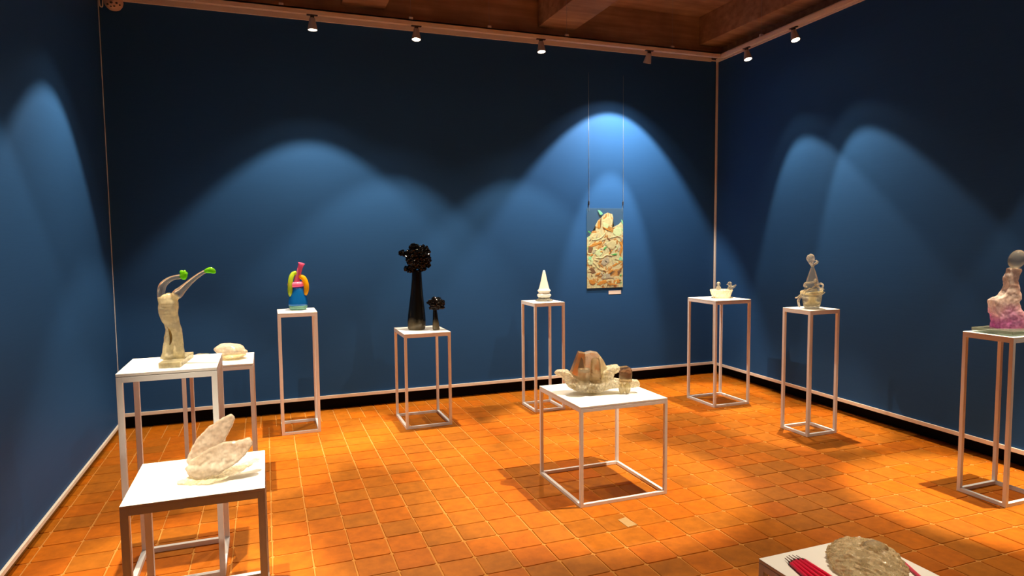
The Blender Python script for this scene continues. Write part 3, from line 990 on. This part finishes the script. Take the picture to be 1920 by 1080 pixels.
bm = bmesh.new()
ellipsoid(bm, (S.x(523), 0, S.z(203) + 0.031), (S.r(66), S.r(60), S.r(88)), Matrix.Rotation(0.42, 3, 'Y'), 4)
h = link_mesh('head', bm, G_LIMPID, T10, True)
h.rotation_euler = (0, 0, -YAW)

# ------------------------------------------------------------------ glass castle on a bubbly boat
S = Scale(720, 840, 9.0, 3.68)
T11 = thing('glass_castle', 'crystal tower house on a bubbly glass boat on the mid-floor stand', 'sculpture', (1.845, -0.73, 0.637), -YAW)
bm = bmesh.new()
plate(bm, S.out([(105, 510), (118, 475), (160, 455), (260, 455), (330, 470), (370, 500), (420, 560), (520, 600), (680, 620), (840, 600), (880, 470), (955, 420), (1030, 400), (1110, 388), (1160, 392), (1165, 440), (1120, 490), (1070, 505), (1052, 560), (1070, 610), (1150, 622), (1250, 630), (1400, 628), (1470, 635), (1502, 680), (1490, 725), (1430, 745), (1250, 745), (1060, 740), (940, 760), (860, 790), (700, 800), (560, 790), (430, 770), (330, 720), (280, 660), (235, 590), (205, 545), (140, 540)]), -0.03, 0.03)
def hullshape(co):
    k = 1.0 + 1.6 * max(0, 1 - (co.x / 0.24) ** 2) if abs(co.x) < 0.24 else 1.0
    return Vector((co.x, co.y * k, co.z))
link_mesh('boat', remesh(bm, 0.0036, 4, 0.0022, 55, hullshape), G_BUBBLE, T11, True)
bm = bmesh.new()
ellipsoid(bm, (S.x(720), 0.0, 0.026), (S.r(95), 0.05, 0.022), None, 3, .08, 9)
ellipsoid(bm, (S.x(400), -0.02, S.z(725)), (S.r(60), 0.03, 0.014), Matrix.Rotation(.5, 3, 'Y'), 3, .2, 9)
link_mesh('keel', bm, G_CREAM, T11, True)
def prism(bm, pts, y0, y1, ytop0, ytop1, ztop):
    n = []
    for x, z in S.out(pts):
        f = max(0.0, min(1.0, (z - S.z(640)) / (ztop - S.z(640))))
        n += [(x, y0 + (ytop0 - y0) * f, z), (x, y1 + (ytop1 - y1) * f, z)]
    hull(bm, n)
bm = bmesh.new()
prism(bm, [(362, 540), (378, 640), (600, 640), (606, 186), (545, 172), (500, 163)], -.060, .080, -.020, .055, S.z(165))
link_mesh('left_roof', bm, G_SMOKE, T11)
bm = bmesh.new()
prism(bm, [(580, 640), (862, 640), (838, 205), (815, 182), (772, 176), (700, 158), (640, 172), (603, 188)], -.066, .080, -.026, .055, S.z(160))
link_mesh('tower', bm, G_CLEAR, T11)
bm = bmesh.new()
prism(bm, [(852, 640), (965, 640), (968, 470), (952, 405), (900, 290), (842, 212), (836, 210)], -.055, .080, -.020, .055, S.z(200))
link_mesh('right_roof', bm, G_CREAM, T11)
bm = bmesh.new()
hull(bm, [(S.x(a), y + (640 - b) * 0.00006, S.z(b)) for a, b in ((480, 400), (575, 400), (560, 270), (535, 225)) for y in (-.070, -.058)])
link_mesh('dark_facet', bm, plain('deep_brown_crystal', (0.16, 0.10, 0.06), 0.1), T11)
bm = bmesh.new()
lathe(bm, [(S.z(640), S.r(98)), (S.z(560), S.r(100)), (S.z(500), S.r(99)), (S.z(490), S.r(86)), (S.z(350), S.r(82)), (S.z(270), S.r(72)), (S.z(240), S.r(50))], 10, S.x(762), -.055)
link_mesh('bay_front', bm, G_SMOKE, T11)
bm = bmesh.new()
lathe(bm, [(S.z(650), S.r(90)), (S.z(600), S.r(94)), (S.z(420), S.r(97)), (S.z(396), S.r(99)), (S.z(396), S.r(80)), (S.z(450), S.r(76)), (S.z(460), S.r(10))], 24, S.x(566), -.080)
link_mesh('cup', bm, G_LIMPID, T11, True)
bm = bmesh.new()
hull(bm, [(S.x(a), y, S.z(b)) for a, b in ((1160, 420), (1165, 400), (1280, 385), (1340, 420), (1355, 440), (1350, 640), (1155, 640)) for y in (-.055, -.012)])
link_mesh('block', bm, G_SMOKE, T11)
bm = bmesh.new()
for sx in (-1, 1):
    ellipsoid(bm, (S.x(1240) + sx * S.r(46), -.034, S.r(98)), (S.r(54), .024, S.r(92)), None, 3)
box(bm, S.x(1155), S.x(1330), -.052, -.014, S.z(760), S.z(730), bev=.004)
link_mesh('post', remesh(bm, .004, 2), G_CREAM, T11, True)

# ------------------------------------------------------------------ hanging glass panel and its label
PX0, PX1, PZ0, PZ1, PY = 3.212, 3.675, 1.108, 2.014, 2.021
T12 = thing('hanging_artwork', 'tall glass panel full of cream, amber and green shards hung on wires', 'artwork', ((PX0 + PX1) / 2, PY, PZ0))
hw, hh = (PX1 - PX0) / 2, PZ1 - PZ0
box_obj('clear_sheet', (-hw, hw, -0.007, 0.007, 0, hh), G_PLATE, T12, bev=0.002)
cols = {
    'cream': plain('cream_shard', (0.66, 0.56, 0.32), 0.4, var=0.3, nscale=30),
    'pale': plain('pale_green_shard', (0.62, 0.70, 0.42), 0.4, var=0.2, nscale=30),
    'amber': plain('amber_shard', (0.62, 0.25, 0.03), 0.4, var=0.35, nscale=40),
    'brown': plain('brown_shard', (0.20, 0.09, 0.04), 0.4, var=0.4, nscale=40),
    'green': plain('green_shard', (0.06, 0.40, 0.08), 0.4, var=0.3, nscale=40),
    'mint': plain('mint_shard', (0.22, 0.66, 0.42), 0.4, var=0.2, nscale=30),
    'grey': plain('grey_shard', (0.45, 0.38, 0.30), 0.4, var=0.3, nscale=40),
}
def pc(cx, cy):     # position on the sheet from a 330 x 740 sketch
    return ((cx - 122) / 330.0 * 2 * hw - hw, (885 - cy) / 735.0 * hh)
shards = []
rp = random.Random(4)
# fused body: a thick irregular crust of mixed glass filling the sheet up to a ragged top
fm, fnt, fout = new_mat('fused_mixed_glass')
fp = principled(fnt, (0.6, 0.5, 0.3), 0.35)
ftc = N(fnt, 'TexCoord')
fv = N(fnt, 'TexNoise')
fv.inputs['Scale'].default_value = 8.0
fv.inputs['Detail'].default_value = 6.0
fv.inputs['Distortion'].default_value = 1.6
fnt.links.new(ftc.outputs['Object'], fv.inputs['Vector'])
fr = N(fnt, 'ValToRGB')
fe = fr.color_ramp.elements
fe[0].position, fe[0].color = 0.32, (0.16, 0.075, 0.03, 1)
fe[1].position, fe[1].color = 0.69, (0.30, 0.52, 0.22, 1)
for ps, cl in ((0.42, (0.60, 0.26, 0.05, 1)), (0.47, (0.72, 0.62, 0.38, 1)), (0.515, (0.70, 0.62, 0.38, 1)), (0.56, (0.58, 0.46, 0.26, 1)), (0.61, (0.72, 0.74, 0.48, 1))):
    q = fe.new(ps)
    q.color = cl
fnt.links.new(fv.outputs['Fac'], fr.inputs[0])
fnt.links.new(fr.outputs[0], fp.inputs['Base Color'])
fnt.links.new(fp.outputs[0], fout.inputs[0])
bm = bmesh.new()
edge = [(124, 882), (124, 420), (150, 400), (170, 360), (200, 352), (198, 310), (222, 262), (250, 240), (280, 205), (310, 190), (352, 205), (360, 240), (352, 300), (350, 335), (372, 318), (410, 300), (450, 262), (450, 882)]
plate(bm, [pc(a, b) for a, b in edge], 0.0, 0.0065)
bmesh.ops.triangulate(bm, faces=bm.faces[:])
link_mesh('fused_body', bm, fm, T12)
hand = [('cream', 312, 268, 46, 68), ('pale', 290, 312, 36, 36), ('amber', 232, 300, 20, 58), ('pale', 392, 365, 46, 44), ('amber', 305, 345, 56, 11), ('brown', 244, 285, 8, 50),
        ('cream', 345, 480, 62, 50), ('cream', 205, 398, 56, 30), ('amber', 205, 478, 80, 15), ('brown', 152, 525, 30, 34), ('pale', 225, 560, 40, 46), ('amber', 432, 540, 16, 60),
        ('grey', 290, 640, 50, 50), ('pale', 150, 640, 30, 36), ('brown', 165, 725, 40, 30), ('amber', 400, 660, 54, 14), ('grey', 300, 775, 52, 36),
        ('amber', 270, 832, 70, 20), ('amber', 400, 825, 50, 24), ('amber', 165, 825, 40, 26), ('amber', 350, 850, 60, 12), ('amber', 160, 575, 30, 14), ('brown', 420, 735, 24, 14)]
for k, cx, cy, rx, ry in hand:
    shards.append((k, cx, cy, rx, ry, rp.uniform(-.5, .5)))
for i in range(70):
    k = rp.choice(['cream', 'cream', 'amber', 'pale', 'grey', 'brown', 'cream', 'grey', 'pale'])
    cy = rp.uniform(395, 860)
    shards.append((k, rp.uniform(140, 435), cy, rp.uniform(12, 34), rp.uniform(4, 13), rp.uniform(-1.3, 1.3)))
for k, cx, cy, rx, ry, a in [('mint', 240, 190, 42, 17, -.9), ('green', 145, 370, 26, 9, -.6), ('green', 285, 515, 28, 8, .5), ('green', 280, 525, 16, 6, -.7), ('green', 370, 575, 36, 7, .1), ('green', 378, 580, 20, 5, -.8), ('mint', 430, 620, 20, 28, .2), ('green', 430, 770, 14, 6, .2), ('mint', 150, 610, 16, 22, .4), ('mint', 443, 275, 9, 26, .3)]:
    shards.append((k, cx, cy, rx, ry, a))
for i, (k, cx, cy, rx, ry, ang) in enumerate(shards):
    x, z = pc(cx, cy)
    sx, sz = rx / 330.0 * 2 * hw, ry / 735.0 * hh
    layer = -0.0006 - 0.0005 * (i % 7) - (0.0008 if k in ('green', 'mint') else 0)
    pts = []
    n = rp.randint(6, 9)
    for j in range(n):
        t = 2 * PI * j / n + rp.uniform(-.3, .3)
        f = rp.uniform(.6, 1.1)
        u, v = sx * f * math.cos(t), sz * f * math.sin(t)
        px, pz = x + u * math.cos(ang) - v * math.sin(ang), z + u * math.sin(ang) + v * math.cos(ang)
        px = max(-hw + .004, min(hw - .004, px))
        pz = max(.005, min(hh - .02, pz))
        pts += [(px, layer, pz), (px + (x - px) * .2, layer - .0018, pz + (z - pz) * .2)]
    bm = bmesh.new()
    hull(bm, pts)
    link_mesh('shard', bm, cols[k], T12)
M_STRAND = plain('cream_strand', (0.80, 0.74, 0.45), 0.4)
for pts in ([(165, 440), (220, 430), (262, 405), (295, 355)], [(200, 600), (260, 600), (300, 575), (350, 590)], [(270, 570), (262, 540), (275, 500)], [(180, 640), (230, 700), (290, 720)], [(330, 420), (400, 405), (440, 430)]):
    bm = bmesh.new()
    tube(bm, [(pc(a, b)[0], -.0055, pc(a, b)[1], .0024) for a, b in pts], 6, 4)
    link_mesh('strand', bm, M_STRAND, T12, True)
for sx in (-1, 1):
    bm = bmesh.new()
    x = sx * (hw - 0.020) + 0.006
    tube(bm, [(x, 0.0, hh - 0.03, 0.0022), (x + (.014 if sx > 0 else 0), 0.0, hh + 0.06, 0.0022), (x + (.016 if sx > 0 else 0.0), 0.012, 3.75 - PZ0, 0.0013)], 6, 1, smooth=False)
    w = link_mesh('hanging_wire', bm, M_WIRE, T12)
    bm = bmesh.new()
    lathe(bm, [(hh + .035, .004), (hh + .04, .007), (hh + .075, .007), (hh + .08, .004)], 10, x + (.011 if sx > 0 else 0), 0.0)
    link_mesh('wire_clamp', bm, M_DARK, w)
lc = box_obj('label_card', (-0.080, 0.080, -0.003, 0.0, -0.021, 0.021), M_LABEL)
lc.location = (3.572, 2.0298, 1.055)
tag(lc, 'small white label card on the blue wall under the glass panel', 'label')

# ------------------------------------------------------------------ oyster and candles
ZS = 0.50
T13 = thing('glass_oyster', 'rough brownish glass oyster with a clear eye on the nearest low stand', 'sculpture', (1.80, -2.93, ZS))
bm = bmesh.new()
out13 = [(1.680, -2.875), (1.715, -2.835), (1.765, -2.808), (1.83, -2.803), (1.885, -2.83), (1.915, -2.87), (1.925, -2.92), (1.905, -2.985), (1.855, -3.06), (1.78, -3.09), (1.70, -3.07), (1.652, -3.0), (1.640, -2.94)]
rings = []
for f, zz in ((0.92, 0.0), (1.0, 0.012), (0.97, 0.026), (0.84, 0.044), (0.62, 0.058), (0.36, 0.066)):
    rings.append([bm.verts.new(((x - 1.79) * f - 0.01, (y + 2.945) * f - 0.015, zz)) for x, y in out13])
for A, B in zip(rings, rings[1:]):
    for i in range(len(A)):
        j = (i + 1) % len(A)
        bm.faces.new((A[i], A[j], B[j], B[i]))
bm.faces.new(rings[0][::-1])
bm.faces.new(rings[-1])
bm = remesh(bm, 0.0035, 3)
bm.normal_update()
mv = []
for v in bm.verts:
    if v.co.z > 0.004:
        n = noise.fractal(Vector((v.co.x * 90 + v.co.y * 40, v.co.y * 22, v.co.z * 60)), 1.0, 2.0, 4)
        mv.append((v, v.normal * n * 0.009))
for v, d in mv:
    v.co += d
link_mesh('shell', bm, glass('rough_smoky_glass', (0.93, 0.86, 0.70), (0.86, 0.72, 0.50), 0.5, 0.3, 0.01, bump=0.6, nscale=42, spots=0.42), T13, True)
bm = bmesh.new()
ellipsoid(bm, (0.022, -0.015, 0.060), (0.042, 0.034, 0.022), None, 4)
link_mesh('eye', bm, G_CLEAR, T13, True)
bm = bmesh.new()
tube(bm, [(0.022 + 0.046 * math.cos(a), -0.015 + 0.037 * math.sin(a), 0.056, 0.006) for a in [2 * PI * i / 20 for i in range(21)]], 8, 2)
link_mesh('eye_rim', remesh(bm, 0.003, 1, 0.002, 80), G_SMOKE, T13, True)

def candle(label, tip, end, r, mshaft, z=None, group='pink candles in a bundle'):
    tip, end = Vector((tip[0], tip[1], 0)), Vector((end[0], end[1], 0))
    d = (end - tip).normalized()
    t = thing('candle', label, 'candle', (tip.x, tip.y, ZS if z is None else z), 0, group)
    def seg(s0, s1, r0, r1, name, m):
        bm = bmesh.new()
        a, b = d * s0, d * s1
        tube(bm, [(a.x, a.y, r, r0), (a.x + (b.x - a.x) * .5, a.y + (b.y - a.y) * .5, r, (r0 + r1) / 2), (b.x, b.y, r, r1)], 14, 1, smooth=False)
        return link_mesh(name, bm, m, t, True)
    seg(0.014, 0.24, r, r, 'shaft', mshaft)
    seg(0.0, 0.0145, r * .55, r * .98, 'burnt_tip', M_BURNT)
    seg(-0.028, 0.002, 0.0013, 0.0016, 'wick', M_BURNT)
    return t
D = (-0.02, -0.110)
tips = [(1.541, -2.836), (1.5565, -2.830), (1.572, -2.826), (1.587, -2.829), (1.600, -2.836)]
names = ['outermost pink candle of the bundle, on the side away from the oyster', 'second pink candle from the outer side of the bundle', 'pink candle in the middle of the bundle',
         'fourth pink candle from the outer side of the bundle', 'pink candle of the bundle closest to the oyster']
for i, (tp, nm) in enumerate(zip(tips, names)):
    candle(nm, tp, (tp[0] + (-0.026 + i * 0.005), tp[1] - 0.112), 0.0070, M_CANDLE)
candle('single dusty pink candle lying on the far side of the oyster', (1.925, -2.965), (1.885, -3.060), 0.006, M_CANDLE2, group=None)

# ------------------------------------------------------------------ security camera and loose cable
T14 = thing('security_camera', 'cream security camera fixed high in the left corner', 'camera', (-1.318, 1.955, 3.775))
bm = bmesh.new()
lathe(bm, [(-0.135, 0.004), (-0.130, 0.030), (-0.118, 0.050), (-0.098, 0.064), (-0.075, 0.072), (0.02, 0.074), (0.06, 0.066), (0.065, 0.05)], 32)
b = link_mesh('housing', bm, M_CAMW, T14, True)
b.rotation_euler = (math.radians(-14), math.radians(-8), 0)
for ang, z, rad, r in ((-0.15, -0.104, .060, .012), (-0.75, -0.108, .058, .010), (0.50, -0.106, .059, .010), (-0.5, -0.124, .040, .008), (0.15, -0.125, .038, .009), (1.0, -0.112, .055, .008)):
    bm = bmesh.new()
    ellipsoid(bm, (0, 0, 0), (r, r, r * .7), None, 2)
    o = link_mesh('lens', bm, M_DARK, b, True)
    o.location = (rad * math.sin(ang), -rad * math.cos(ang), z)
box_obj('bracket', (-0.03, 0.03, 0.0, 0.073, 0.0, 0.06), M_CAMW, T14, bev=0.004)
bm = bmesh.new()
tube(bm, [(-1.43, 2.005, 3.90, .005), (-1.428, 2.005, 3.80, .005), (-1.424, 2.0, 3.70, .005), (-1.413, 2.0, 3.682, .005), (-1.403, 2.0, 3.70, .005), (-1.399, 2.0, 3.80, .005), (-1.398, 2.003, 3.87, .005), (-1.402, 2.006, 3.92, .005)], 8, 6)
cb = link_mesh('cable', bm, M_CLIP, None, True)
tag(cb, 'loose pale cable loop hanging beside the security camera', 'cable')
